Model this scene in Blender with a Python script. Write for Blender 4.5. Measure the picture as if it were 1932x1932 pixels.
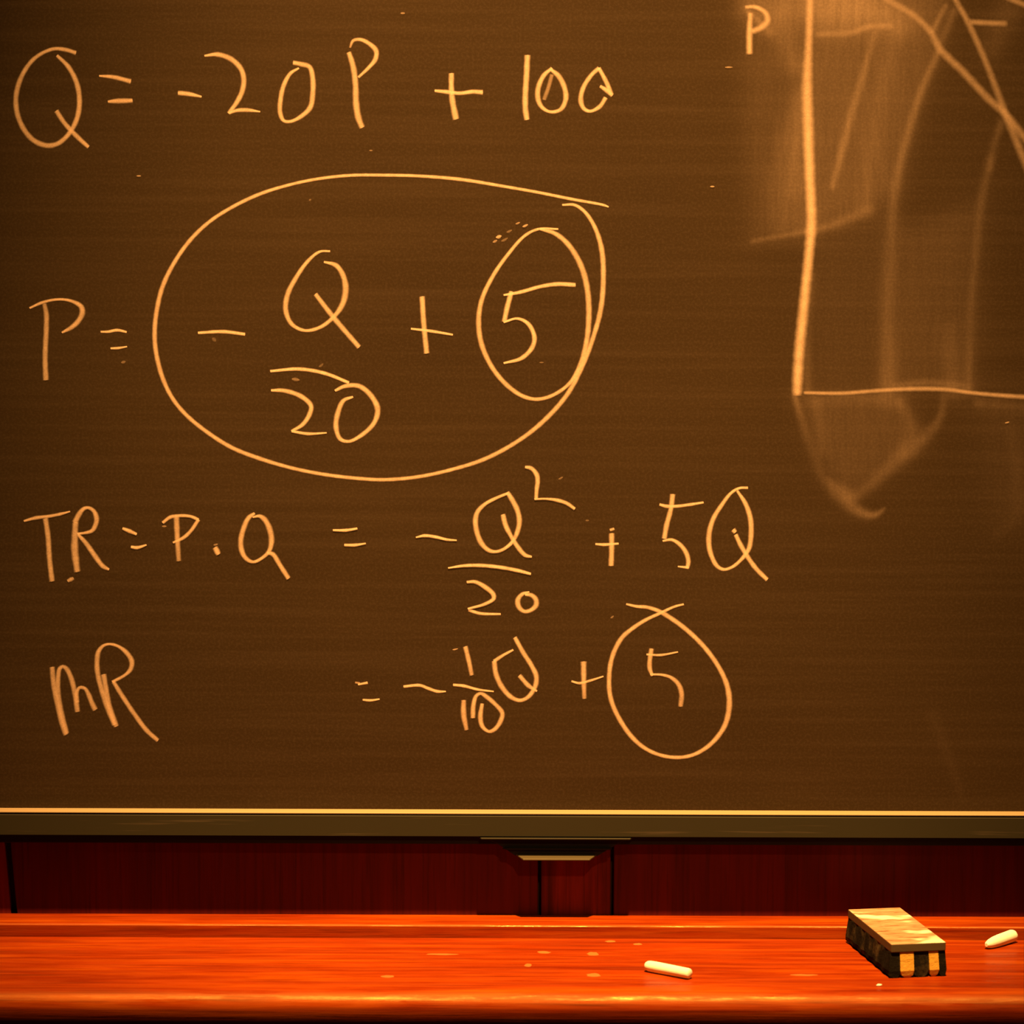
import bpy, bmesh, math, random
import numpy as np
from mathutils import Vector, Matrix

for o in list(bpy.data.objects):
    bpy.data.objects.remove(o)
scene = bpy.context.scene
C = scene.collection
random.seed(7)

# ------------------------------------------------------------------ camera
FOC = 6000.0                      # focal length in pixels of a 1932 px frame
PITCH, ROLL = math.radians(6), math.radians(0.2)
CAM = Vector((0, -2.9108, 1.6465))
_f = Vector((0, math.cos(PITCH), -math.sin(PITCH)))
_u0 = Vector((0, math.sin(PITCH), math.cos(PITCH)))
_r0 = Vector((1, 0, 0))
_r = _r0 * math.cos(ROLL) + _u0 * math.sin(ROLL)
_u = _u0 * math.cos(ROLL) - _r0 * math.sin(ROLL)
cd = bpy.data.cameras.new('camera')
cd.sensor_width = 36.0
cd.lens = 36.0 * FOC / 1932.0
cd.clip_start = 0.05
cd.dof.use_dof = True
cd.dof.focus_distance = 2.93
cd.dof.aperture_fstop = 5.6
cam = bpy.data.objects.new('camera', cd)
M = Matrix((_r, _u, -_f)).transposed().to_4x4()
M.translation = CAM
cam.matrix_world = M
C.objects.link(cam)
scene.camera = cam

# ------------------------------------------------------------------ world, lamps, exposure
w = bpy.data.worlds.new('world')
scene.world = w
w.use_nodes = True
w.node_tree.nodes['Background'].inputs[0].default_value = (1.0, 0.45, 0.13, 1)
w.node_tree.nodes['Background'].inputs[1].default_value = 0.02
LIGHT = (1.0, 0.49, 0.12)

def spot(name, loc, aim, power, size, blend, radius):
    ld = bpy.data.lights.new(name, 'SPOT')
    ld.energy = power
    ld.color = LIGHT
    ld.spot_size = math.radians(size)
    ld.spot_blend = blend
    ld.shadow_soft_size = radius
    o = bpy.data.objects.new(name, ld)
    o.location = loc
    o.rotation_euler = (Vector(aim) - Vector(loc)).to_track_quat('-Z', 'Y').to_euler()
    C.objects.link(o)
    return o

spot('ceiling_lamp', (0.15, -1.30, 4.90), (0.03, 0.0, 1.32), 3700, 22, 1.0, 0.05)
spot('board_lamp', (0.60, -3.50, 3.60), (0.07, 0, 1.56), 520, 17, 1.0, 0.06)

vs = scene.view_settings
vs.view_transform = 'Standard'
vs.look = 'None'
vs.exposure = 0.0
vs.gamma = 1.0
vs.use_curve_mapping = False

# ------------------------------------------------------------------ helpers
def board_xz(x, y):
    """point of the writing surface (plane y = 0, metres) seen at tracing position x, y"""
    d = _f + _r * ((x - 966) / FOC) - _u * ((y - 966) / FOC)
    t = -CAM.y / d.y
    p = CAM + d * t
    return p.x, p.z

def link(name, me, mat=None, parent=None):
    o = bpy.data.objects.new(name, me)
    C.objects.link(o)
    if mat is not None:
        me.materials.append(mat)
    if parent is not None:
        o.parent = parent
    return o

def from_bm(name, bm, mat, parent=None, smooth=False):
    me = bpy.data.meshes.new(name)
    bmesh.ops.recalc_face_normals(bm, faces=bm.faces)
    bm.to_mesh(me)
    bm.free()
    if smooth:
        for p in me.polygons:
            p.use_smooth = True
    return link(name, me, mat, parent)

def bevel(bm, w, seg=2, ang=30):
    es = [e for e in bm.edges if len(e.link_faces) == 2 and e.calc_face_angle(0) > math.radians(ang)]
    bmesh.ops.bevel(bm, geom=es, offset=w, segments=seg, affect='EDGES', profile=0.5)

def prism(poly, axis, a, b):
    """extrude a 2-D outline along x ('x': poly=(y,z)), y ('y': poly=(x,z)) or z ('z': poly=(x,y))"""
    bm = bmesh.new()
    def P(p, t):
        return {'x': (t, p[0], p[1]), 'y': (p[0], t, p[1]), 'z': (p[0], p[1], t)}[axis]
    A = [bm.verts.new(P(p, a)) for p in poly]
    B = [bm.verts.new(P(p, b)) for p in poly]
    bm.faces.new(A)
    bm.faces.new(B[::-1])
    n = len(poly)
    for i in range(n):
        bm.faces.new((A[i], B[i], B[(i + 1) % n], A[(i + 1) % n]))
    bmesh.ops.recalc_face_normals(bm, faces=bm.faces)
    return bm

def box(x0, x1, y0, y1, z0, z1, bev=0, seg=2):
    bm = prism([(y0, z0), (y1, z0), (y1, z1), (y0, z1)], 'x', x0, x1)
    if bev:
        bevel(bm, bev, seg)
    return bm

def empty(name, loc=(0, 0, 0), rz=0):
    o = bpy.data.objects.new(name, None)
    o.location = loc
    o.rotation_euler = (0, 0, rz)
    o.empty_display_size = 0.05
    C.objects.link(o)
    return o

def tag(o, label=None, cat=None, group=None, kind=None):
    for k, v in (('label', label), ('category', cat), ('group', group), ('kind', kind)):
        if v:
            o[k] = v
    return o

# ------------------------------------------------------------------ materials
def newmat(name):
    m = bpy.data.materials.new(name)
    m.use_nodes = True
    nt = m.node_tree
    return m, nt, nt.nodes['Principled BSDF']

def N(nt, t, **kw):
    n = nt.nodes.new(t)
    for k, v in kw.items():
        setattr(n, k, v)
    return n

def coords(nt, scale, rot=(0, 0, 0), src='Object'):
    tc = N(nt, 'ShaderNodeTexCoord')
    mp = N(nt, 'ShaderNodeMapping')
    mp.inputs['Scale'].default_value = scale
    mp.inputs['Rotation'].default_value = rot
    nt.links.new(tc.outputs[src], mp.inputs[0])
    return mp.outputs[0]

def noise(nt, vec, scale, detail=4, rough=0.55, dist=0.0):
    n = N(nt, 'ShaderNodeTexNoise')
    n.inputs['Scale'].default_value = scale
    n.inputs['Detail'].default_value = detail
    n.inputs['Roughness'].default_value = rough
    n.inputs['Distortion'].default_value = dist
    nt.links.new(vec, n.inputs['Vector'])
    return n.outputs['Fac']

def ramp(nt, fac, stops):
    r = N(nt, 'ShaderNodeValToRGB')
    e = r.color_ramp.elements
    while len(e) < len(stops):
        e.new(0.5)
    for i, (p, c) in enumerate(stops):
        e[i].position = p
        e[i].color = (*c, 1) if len(c) == 3 else c
    nt.links.new(fac, r.inputs[0])
    return r.outputs[0]

def mix(nt, fac, a, b, mode='MIX'):
    m = N(nt, 'ShaderNodeMix', data_type='RGBA', blend_type=mode)
    for k, v in ((0, fac), (6, a), (7, b)):
        if hasattr(v, 'is_output'):
            nt.links.new(v, m.inputs[k])
        elif k == 0:
            m.inputs[0].default_value = v
        else:
            m.inputs[k].default_value = (*v, 1)
    return m.outputs[2]

def math_n(nt, op, a, b=0.0, clamp=False):
    m = N(nt, 'ShaderNodeMath', operation=op, use_clamp=clamp)
    for i, v in enumerate((a, b)):
        if hasattr(v, 'is_output'):
            nt.links.new(v, m.inputs[i])
        else:
            m.inputs[i].default_value = v
    return m.outputs[0]

def attr(nt, name):
    a = N(nt, 'ShaderNodeAttribute', attribute_name=name)
    return a.outputs['Fac']

def bump(nt, b, h, strength, dist):
    bp = N(nt, 'ShaderNodeBump')
    bp.inputs['Strength'].default_value = strength
    bp.inputs['Distance'].default_value = dist
    nt.links.new(h, bp.inputs['Height'])
    nt.links.new(bp.outputs[0], b.inputs['Normal'])

def simple(name, col, rough=0.6, metal=0.0, spec=0.5):
    m, nt, b = newmat(name)
    b.inputs['Base Color'].default_value = (*col, 1)
    b.inputs['Roughness'].default_value = rough
    b.inputs['Metallic'].default_value = metal
    b.inputs['Specular IOR Level'].default_value = spec
    return m, nt, b

CHALK = (0.86, 0.62, 0.48)

# slate writing surface with wiped chalk dust (attribute "dust")
m_board, nt, b = newmat('slate')
v = coords(nt, (1, 1, 1))
v2 = coords(nt, (0.6, 1, 26))
cl = noise(nt, v, 3.0, 3)
st = noise(nt, v2, 5.0, 4)
fine = noise(nt, v, 420, 2, 0.7)
base = ramp(nt, cl, [(0.3, (0.0240, 0.0140, 0.0058)), (0.7, (0.0295, 0.0175, 0.0070))])
base = mix(nt, math_n(nt, 'MULTIPLY', math_n(nt, 'SUBTRACT', st, 0.45, True), 0.03), base, CHALK)
base = mix(nt, math_n(nt, 'MULTIPLY', math_n(nt, 'SUBTRACT', fine, 0.45, True), 0.05), base, CHALK)
d = attr(nt, 'dust')
wipe = noise(nt, coords(nt, (70, 1, 7), (0, math.radians(-12), 0)), 3.0, 4, 0.6, 0.3)
gr = math_n(nt, 'ADD', math_n(nt, 'MULTIPLY', fine, 0.7), math_n(nt, 'MULTIPLY', wipe, 0.9))
gr = math_n(nt, 'ADD', gr, 0.2)
base = mix(nt, math_n(nt, 'MULTIPLY', d, gr, True), base, CHALK)
nt.links.new(base, b.inputs['Base Color'])
b.inputs['Roughness'].default_value = 0.75
b.inputs['Specular IOR Level'].default_value = 0.10
bump(nt, b, fine, 0.15, 0.0004)

# chalk strokes: porous deposit, thin towards the edges (attributes "edge", "press")
def chalk_material(name, full):
    m, nt, b = newmat(name)
    v = coords(nt, (1, 1, 1))
    g1 = noise(nt, v, 900, 2, 0.6)
    g2 = noise(nt, v, 130, 3, 0.6)
    e = attr(nt, 'edge')
    p = attr(nt, 'press')
    ss = N(nt, 'ShaderNodeMapRange', interpolation_type='SMOOTHSTEP')
    ss.inputs['From Min'].default_value = 0.0
    ss.inputs['From Max'].default_value = full
    nt.links.new(e, ss.inputs['Value'])
    al = math_n(nt, 'MULTIPLY', ss.outputs[0], p)
    gg = math_n(nt, 'ADD', math_n(nt, 'MULTIPLY', g1, 0.7), math_n(nt, 'MULTIPLY', g2, 0.6))
    gg = math_n(nt, 'ADD', gg, 0.25)
    al = math_n(nt, 'MULTIPLY', al, gg, True)
    nt.links.new(al, b.inputs['Alpha'])
    b.inputs['Base Color'].default_value = (*CHALK, 1)
    b.inputs['Roughness'].default_value = 1.0
    b.inputs['Specular IOR Level'].default_value = 0.0
    return m
m_chalk = chalk_material('chalk_stroke', 0.78)
m_chalk_soft = chalk_material('smudged_chalk_stroke', 1.0)

def wood(name, lo, mid, hi, rough, axis='x', scale=1.0, dark=(0.05, 0.004, 0.0005), coat=0.0, bumpy=0.1):
    m, nt, b = newmat(name)
    sc = {'x': (0.9, 14, 14), 'z': (14, 14, 0.9)}[axis]
    v = coords(nt, tuple(s * scale for s in sc))
    g = noise(nt, v, 4.0, 6, 0.62, 0.6)
    sc2 = {'x': (1.6, 60, 60), 'z': (60, 60, 1.6)}[axis]
    v2 = coords(nt, tuple(s * scale for s in sc2))
    g2 = noise(nt, v2, 5.0, 5, 0.7, 0.2)
    base = ramp(nt, g, [(0.28, lo), (0.5, mid), (0.74, hi)])
    base = mix(nt, ramp(nt, g2, [(0.50, (0, 0, 0)), (0.74, (0.75, 0.75, 0.75))]), base, dark)
    base = mix(nt, ramp(nt, g2, [(0.20, (0.35, 0.35, 0.35)), (0.42, (0, 0, 0))]), base, hi)
    nt.links.new(base, b.inputs['Base Color'])
    b.inputs['Roughness'].default_value = rough
    b.inputs['Specular IOR Level'].default_value = 0.15
    if coat:                       # varnish worn to different gloss along the grain
        wn = noise(nt, coords(nt, (6, 45, 45)), 3.0, 4, 0.65)
        nt.links.new(ramp(nt, wn, [(0.44, (rough, rough, rough)), (0.66, (coat, coat, coat))]), b.inputs['Roughness'])
        b.inputs['Specular IOR Level'].default_value = 0.35
        b.inputs['Specular Tint'].default_value = (1.0, 0.72, 0.25, 1)
    bump(nt, b, g2, bumpy, 0.0015)
    return m

m_tray = wood('varnished_mahogany', (0.11, 0.0075, 0.0004), (0.215, 0.024, 0.0006), (0.33, 0.062, 0.0010), 0.55, 'x', 1.0, coat=0.22, bumpy=0.25)
m_panel = wood('dark_panel_wood', (0.050, 0.002, 0.003), (0.070, 0.003, 0.004), (0.094, 0.004, 0.005), 0.6, 'z', 1.0, dark=(0.02, 0.001, 0.001), bumpy=0.05)
m_strip = wood('grained_panel_wood', (0.045, 0.003, 0.003), (0.10, 0.006, 0.006), (0.17, 0.012, 0.010), 0.55, 'z', 1.3, dark=(0.02, 0.001, 0.001), bumpy=0.05)

# rail: dull dark anodised metal with chalk smudges
m_rail, nt, b = newmat('dull_rail_metal')
v = coords(nt, (0.8, 1, 30))
s = noise(nt, v, 6, 4, 0.6)
base = mix(nt, ramp(nt, s, [(0.60, (0, 0, 0)), (0.85, (0.12, 0.12, 0.12))]), (0.024, 0.023, 0.014), CHALK)
nt.links.new(base, b.inputs['Base Color'])
b.inputs['Roughness'].default_value = 0.6
b.inputs['Specular IOR Level'].default_value = 0.15
m_bead, nt, b = simple('bare_aluminium', (0.27, 0.21, 0.14), 0.6, 0.0, 0.3)
m_black, _, _ = simple('dull_black', (0.006, 0.006, 0.006), 0.8, 0, 0.2)  # plain black for the under-rail strip, finger pull plate and ridge
m_pull, _, _ = simple('dark_pull_metal', (0.060, 0.050, 0.028), 0.5, 0.3)
m_wall, _, _ = simple('dark_backing', (0.02, 0.004, 0.003), 0.9)

# chalk sticks
m_stick, nt, b = newmat('chalk_stick')
v = coords(nt, (1, 1, 1))
n = noise(nt, v, 300, 3)
nt.links.new(ramp(nt, n, [(0.3, (0.84, 0.82, 0.78)), (0.7, (0.92, 0.90, 0.87))]), b.inputs['Base Color'])
b.inputs['Roughness'].default_value = 0.95
b.inputs['Specular IOR Level'].default_value = 0.1
bump(nt, b, n, 0.2, 0.0004)

# eraser
m_etop, nt, b = newmat('chalky_wood')
v = coords(nt, (9, 55, 9), (0, 0, math.radians(7)))
n1 = noise(nt, v, 5, 4, 0.6, 0.5)
v = coords(nt, (1, 1.6, 1))
n2 = noise(nt, v, 28, 2)
base = ramp(nt, n1, [(0.34, (0.07, 0.035, 0.012)), (0.43, (0.36, 0.17, 0.09)), (0.58, (0.44, 0.24, 0.16)), (0.8, (0.55, 0.38, 0.26))])
base = mix(nt, ramp(nt, n2, [(0.56, (0, 0, 0)), (0.68, (0.75, 0.75, 0.75))]), base, (0.88, 0.84, 0.74))
# sides of the block stay bare, only the upper face is rubbed with chalk
geo = N(nt, 'ShaderNodeNewGeometry')
sep = N(nt, 'ShaderNodeSeparateXYZ')
nt.links.new(geo.outputs['True Normal'], sep.inputs[0])
up = math_n(nt, 'GREATER_THAN', sep.outputs[2], 0.5)
base = mix(nt, up, (0.07, 0.05, 0.022), base)
nt.links.new(base, b.inputs['Base Color'])
b.inputs['Roughness'].default_value = 0.7
bump(nt, b, n1, 0.4, 0.001)

def felt(name, col, dustcol, amt):
    m, nt, b = newmat(name)
    v = coords(nt, (1, 1, 1))
    n = noise(nt, v, 170, 5, 0.7)
    n2 = noise(nt, v, 60, 3, 0.6)
    base = mix(nt, math_n(nt, 'MULTIPLY', math_n(nt, 'SUBTRACT', n2, 0.5, True), amt, True), col, dustcol)
    nt.links.new(base, b.inputs['Base Color'])
    b.inputs['Roughness'].default_value = 1.0
    b.inputs['Specular IOR Level'].default_value = 0.05
    bump(nt, b, n, 0.8, 0.0015)
    return m
m_felt_black = felt('black_felt', (0.010, 0.009, 0.007), (0.28, 0.2, 0.1), 0.9)
m_felt_yellow = felt('yellow_felt', (0.55, 0.34, 0.06), (0.6, 0.45, 0.15), 0.5)
m_floor, _, _ = simple('floor_linoleum', (0.10, 0.06, 0.03), 0.5)

# ------------------------------------------------------------------ setting
WALL_Y = 0.014
fl = from_bm('floor', box(-3, 3, -6, 0.06, -0.05, 0), m_floor)
tag(fl, 'dark linoleum floor below the wooden ledge', 'floor', kind='structure')
wall = from_bm('wall_back', box(-3, 3, 0.026, 0.06, 0, 5.4), m_wall)
tag(wall, 'dark wood-panelled wall behind the blackboard', 'wall', kind='structure')
GAP = 0.0016
edges = [-2.80, -2.186, -2.118, -1.635, -1.567, -1.084, -1.016, -0.533, -0.4665, 0.027, 0.095, 0.578, 0.646, 1.129, 1.197, 1.68, 1.748, 2.231, 2.80]
for i in range(len(edges) - 1):
    a, c = edges[i] + GAP, edges[i + 1] - GAP
    narrow = (c - a) < 0.1
    lean0 = 0.0075 if abs(edges[i] + 0.4665) < 1e-4 else 0.0
    lean1 = 0.0075 if abs(edges[i + 1] + 0.4665) < 1e-4 else 0.0
    # lower panels between ledge and board, then tall panels behind the board
    g0, g1 = (0.0012 if lean0 else 0), (0.0012 if lean1 else 0)
    poly = [(a + lean0 + g0, 0.88), (c + lean1 - g1, 0.88), (c - 2 * lean1 - g1, 1.16), (a - 2 * lean0 + g0, 1.16)]
    bm = prism(poly, 'y', WALL_Y, 0.026)
    bevel(bm, 0.0008, 1)
    from_bm('panel', bm, m_strip if narrow else m_panel, wall)
    bm = box(a, c, WALL_Y, 0.026, 1.162, 2.6, 0.0008, 1)
    from_bm('panel', bm, m_strip if narrow else m_panel, wall)

# ------------------------------------------------------------------ chalk ledge
ZT, ZL = 0.9470, 0.9595
XL = 1.45
ledge = empty('chalk_ledge', (0, 0, 0.86))
tag(ledge, 'glossy red-orange wooden chalk ledge with raised back strip and rounded front', 'ledge')
def lpart(name, poly, bev, seg=2, ang=30, x0=-XL, x1=XL, mat=m_tray):
    bm = prism([(y, z - 0.86) for y, z in poly], 'x', x0, x1)
    if bev:
        bevel(bm, bev, seg, ang)
    o = from_bm(name, bm, mat, ledge)
    return o
# raised strip against the wall
lpart('back_strip', [(0.0135, 0.9), (0.0135, ZL), (-0.0245, ZL), (-0.0265, ZL - 0.0015), (-0.0265, 0.9)], 0.0008)
# tray board
lpart('tray_board', [(-0.0268, 0.9), (-0.0268, ZT), (-0.196, ZT), (-0.196, 0.9)], 0.0006)
# nosing: flat, rounded front, undercut cove
r = 0.0145
poly = [(-0.1962, ZT), (-0.2155, ZT)]
for k in range(1, 9):
    a = math.pi / 2 * k / 8
    poly.append((-0.2155 - r * math.sin(a), ZT - r + r * math.cos(a)))
poly += [(-0.2286, ZT - r - 0.007), (-0.2268, ZT - r - 0.014), (-0.2250, ZT - r - 0.019), (-0.2255, ZT - r - 0.024), (-0.2245, ZT - r - 0.036), (-0.1962, ZT - r - 0.036)]
o = lpart('nosing', poly, 0)
me = o.data
for pl in me.polygons:
    pl.use_smooth = abs(pl.normal.x) < 0.5
md = o.modifiers.new('n', 'EDGE_SPLIT')
md.split_angle = math.radians(40)
# two wooden brackets hold the ledge up
for x in (-1.1, 0.0, 1.1):
    bm = prism([(0.0135, 0.0395), (-0.19, 0.0395), (-0.19, 0.02), (0.0135, -0.14)], 'x', x - 0.015, x + 0.015)
    from_bm('bracket', bm, m_tray, ledge)

# chalk dust spots lying on the ledge (too small and many to count)
bm = bmesh.new()
def dustspot(x, y, rx, ry, h=0.0004):
    c = bm.verts.new((x, y, ZT + h - 0.86))
    ring = []
    for k in range(14):
        a = 2 * math.pi * k / 14
        q = 1 + random.uniform(-0.18, 0.18)
        ring.append(bm.verts.new((x + rx * q * math.cos(a), y + ry * q * math.sin(a), ZT + 0.00005 - 0.86)))
    for k in range(14):
        bm.faces.new((c, ring[k], ring[(k + 1) % 14]))
for x, y, rx, ry in ((0.0745, -0.0855, 0.0055, 0.0075), (0.0735, -0.163, 0.0062, 0.0065), (0.0157, -0.128, 0.0035, 0.006),
                     (-0.062, -0.089, 0.014, 0.003), (-0.108, -0.170, 0.006, 0.004), (0.092, -0.038, 0.005, 0.004),
                     (0.117, -0.048, 0.004, 0.004), (0.030, -0.080, 0.006, 0.005), (0.26, -0.16, 0.012, 0.003)):
    dustspot(x, y, rx, ry)
m_dust, nt, b = newmat('chalk_dust')
b.inputs['Base Color'].default_value = (0.80, 0.42, 0.12, 1)
b.inputs['Roughness'].default_value = 1
b.inputs['Alpha'].default_value = 0.22
o = from_bm('chalk_dust', bm, m_dust, ledge)
o['kind'] = 'stuff'

# ------------------------------------------------------------------ blackboard
ZB = 1.0612                       # top of the bottom rail
board = empty('blackboard', (0, 0, 1.03))
tag(board, 'wide dark blackboard full of chalk equations with a metal bottom rail', 'blackboard')
BX0, BX1, BZ1 = -1.15, 1.15, 2.25
OFF = Vector((0, 0, -1.03))

# --- wiped chalk dust on the right-hand part, as soft strokes and areas
def cat(pts, step=4.0):
    """Catmull-Rom through points (x, y, ...extra); every column is interpolated"""
    P = np.array(pts, float)
    if len(P) == 2:
        n = max(3, int(np.hypot(*(P[1, :2] - P[0, :2])) / step))
        t = np.linspace(0, 1, n)[:, None]
        return P[0] * (1 - t) + P[1] * t
    Q = np.vstack([2 * P[0] - P[1], P, 2 * P[-1] - P[-2]])
    out = []
    for i in range(1, len(Q) - 2):
        p0, p1, p2, p3 = Q[i - 1], Q[i], Q[i + 1], Q[i + 2]
        n = max(2, int(np.hypot(*(p2[:2] - p1[:2])) / step))
        # centripetal parametrisation keeps uneven spacing from overshooting
        def dt(a, b_): return max(np.hypot(*(b_[:2] - a[:2])) ** 0.5, 1e-3)
        t0 = 0; t1 = t0 + dt(p0, p1); t2 = t1 + dt(p1, p2); t3 = t2 + dt(p2, p3)
        t = np.linspace(t1, t2, n, endpoint=False)[:, None]
        A1 = (t1 - t) / (t1 - t0) * p0 + (t - t0) / (t1 - t0) * p1
        A2 = (t2 - t) / (t2 - t1) * p1 + (t - t1) / (t2 - t1) * p2
        A3 = (t3 - t) / (t3 - t2) * p2 + (t - t2) / (t3 - t2) * p3
        B1 = (t2 - t) / (t2 - t0) * A1 + (t - t0) / (t2 - t0) * A2
        B2 = (t3 - t) / (t3 - t1) * A2 + (t - t1) / (t3 - t1) * A3
        R = (t2 - t) / (t2 - t1) * B1 + (t - t1) / (t2 - t1) * B2
        R[:, 2:] = p1[2:] + (p2[2:] - p1[2:]) * ((t - t1) / (t2 - t1))
        out.append(R)
    out.append(P[-1:])
    return np.vstack(out)

# soft wiped streaks: points (x, y, width, strength)
SMEAR = [
    [(1771, 96, 13, .10), (1735, 180, 15, .10), (1708, 271, 16, .09), (1690, 349, 18, .07), (1681, 450, 26, .045), (1675, 571, 30, .05), (1675, 731, 32, .08)],
    [(1783, 12, 10, .10), (1759, 60, 10, .12)],
    [(1800, 20, 14, .06), (1775, 80, 14, .05)],
    [(1651, 62, 12, .06), (1630, 135, 14, .08), (1606, 217, 15, .11), (1588, 286, 14, .12), (1571, 352, 13, .09)],
    [(1690, 60, 30, .03), (1660, 180, 36, .03), (1640, 290, 36, .03), (1630, 390, 26, .03)],
    [(1515, 170, 20, .06), (1505, 260, 40, .05), (1500, 360, 40, .04)],
    [(1420, 455, 8, .07), (1470, 446, 9, .06), (1520, 437, 10, .09), (1570, 424, 18, .08), (1640, 396, 20, .06)],
    [(1420, 10, 60, .08), (1470, 50, 60, .06), (1500, 120, 40, .06)],
    [(1480, 10, 70, .10), (1620, 15, 80, .12), (1700, 40, 60, .08)],
    [(1868, 300, 16, .05), (1850, 390, 16, .05), (1838, 511, 14, .04), (1830, 620, 16, .035), (1828, 737, 18, .06)],
    [(1890, 230, 16, .06), (1876, 270, 14, .05), (1868, 320, 12, .04)],
    [(1790, 620, 30, .02), (1800, 735, 40, .05)],
    [(1530, 520, 18, .05), (1522, 620, 18, .04), (1524, 735, 14, .06)],
    [(1690, 728, 12, .06), (1740, 722, 14, .08), (1800, 726, 14, .07), (1828, 732, 10, .06)],
    [(1530, 755, 26, .05), (1640, 752, 26, .07), (1690, 760, 26, .08)],
    [(1845, 760, 18, .07), (1900, 764, 22, .06), (1960, 770, 22, .05)],
    [(1500, 748, 10, .22), (1512, 790, 14, .08), (1530, 845, 18, .05), (1555, 905, 20, .05), (1587, 938, 24, .12), (1613, 960, 22, .17), (1640, 972, 14, .22), (1657, 969, 10, .22), (1668, 960, 6, .12)],
    [(1560, 905, 16, .04), (1600, 932, 24, .12)],
    [(1540, 760, 20, .05), (1552, 850, 26, .03)],
    [(1781, 748, 14, .06), (1776, 783, 14, .10), (1753, 816, 22, .09), (1717, 850, 30, .12), (1678, 881, 28, .11), (1639, 917, 24, .09), (1610, 940, 20, .10)],
    [(1700, 760, 20, .07), (1720, 810, 26, .06), (1700, 850, 30, .05)],
    [(1905, 800, 30, .02), (1920, 900, 24, .03), (1915, 980, 24, .02), (1880, 1010, 18, .02)],
    [(1760, 1350, 26, .02), (1790, 1430, 22, .02), (1815, 1500, 16, .02)],
    [(1020, 1440, 30, .012), (1022, 1500, 20, .02)],
    [(1905, 15, 60, .04), (1870, 90, 50, .03)],
    [(1405, 15, 6, .10), (1450, 60, 18, .08)],
]
# wiped areas: outline, softness, strength
AREAS = [
    ([(1522, 110), (1530, 440), (1458, 446), (1454, 340), (1470, 260), (1495, 180)], 9, .030),
    ([(1528, -60), (1660, -60), (1690, 48), (1640, 52), (1606, 62), (1528, 66)], 12, .035),
    ([(1400, -60), (1530, -60), (1530, 435), (1415, 455), (1405, 200)], 14, .022),
    ([(1528, -60), (1800, -60), (1768, 100), (1735, 190), (1712, 270), (1690, 350), (1640, 400), (1528, 430)], 12, .048),
    ([(1528, 430), (1640, 400), (1700, 330), (1700, 740), (1520, 740)], 14, .012),
    ([(1690, 440), (1850, 380), (1835, 735), (1680, 735)], 14, .022),
    ([(1505, 745), (1700, 742), (1740, 830), (1640, 905), (1590, 930), (1540, 850)], 12, .030),
    ([(1835, 745), (1990, 750), (1990, 1000), (1880, 990)], 20, .014),
]
def seg_dist(px, pz, ax, az, bx, bz):
    vx, vz = bx - ax, bz - az
    L = vx * vx + vz * vz + 1e-12
    t = np.clip(((px - ax) * vx + (pz - az) * vz) / L, 0, 1)
    return np.hypot(px - ax - t * vx, pz - az - t * vz), t

def dust_field(X, Z):
    D = np.zeros(X.shape)
    K = 1 / 2050.0                    # metres per tracing unit on the board
    for s in SMEAR:
        S = cat(s, 12)
        xz = np.array([board_xz(q[0], q[1]) for q in S])
        best = np.zeros(X.shape)
        lower = 0.62 if s[0][1] > 740 else 1.0      # hardly any dust was left below the axis
        for i in range(len(S) - 1):
            d_, t = seg_dist(X, Z, *xz[i], *xz[i + 1])
            wdt = (S[i, 2] + (S[i + 1, 2] - S[i, 2]) * t) * K * 0.5
            a = S[i, 3] + (S[i + 1, 3] - S[i, 3]) * t
            best = np.maximum(best, 0.62 * lower * a * np.exp(-(d_ / wdt) ** 2))
        D += best
    for poly, soft, a in AREAS:
        xz = np.array([board_xz(*q) for q in poly])
        dm = np.full(X.shape, 9.0)
        inside = np.zeros(X.shape, bool)
        n = len(xz)
        for i in range(n):
            (ax, az), (bx, bz) = xz[i], xz[(i + 1) % n]
            d_, t = seg_dist(X, Z, ax, az, bx, bz)
            dm = np.minimum(dm, d_)
            cross = ((az > Z) != (bz > Z)) & (X < (bx - ax) * (Z - az) / (bz - az + 1e-12) + ax)
            inside ^= cross
        sd = np.where(inside, dm, -dm)
        D += a / (1 + np.exp(-sd / (soft * K * 0.9)))
    return D

xs = np.concatenate([np.linspace(BX0, 0.17, 60), np.linspace(0.175, 0.50, 170), np.linspace(0.53, BX1, 20)])
zs = np.concatenate([np.linspace(1.045, 1.27, 24), np.linspace(1.273, 1.86, 270), np.linspace(1.88, BZ1 - 0.02, 12)])
GX, GZ = np.meshgrid(xs, zs)
nx, nz = len(xs), len(zs)
dust = dust_field(GX, GZ).ravel()
verts = [(float(x), 0.0, float(z) - 1.03) for x, z in zip(GX.ravel(), GZ.ravel())]
faces = [(j * nx + i, j * nx + i + 1, (j + 1) * nx + i + 1, (j + 1) * nx + i) for j in range(nz - 1) for i in range(nx - 1)]
# back and rim of the slab
rim = [(j, i) for j, i in [(0, k) for k in range(nx)] + [(k, nx - 1) for k in range(1, nz)] + [(nz - 1, k) for k in range(nx - 2, -1, -1)] + [(k, 0) for k in range(nz - 2, 0, -1)]]
b0 = len(verts)
for j, i in rim:
    verts.append((float(xs[i]), 0.011, float(zs[j]) - 1.03))
n = len(rim)
for k in range(n):
    a, c = rim[k], rim[(k + 1) % n]
    faces.append((a[0] * nx + a[1], b0 + k, b0 + (k + 1) % n, c[0] * nx + c[1]))
faces.append(tuple(b0 + k for k in range(n)))
me = bpy.data.meshes.new('writing_surface')
me.from_pydata(verts, [], faces)
at = me.attributes.new('dust', 'FLOAT', 'POINT')
at.data.foreach_set('value', np.concatenate([dust, np.zeros(n)]).astype(np.float32))
link('writing_surface', me, m_board, board)

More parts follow.
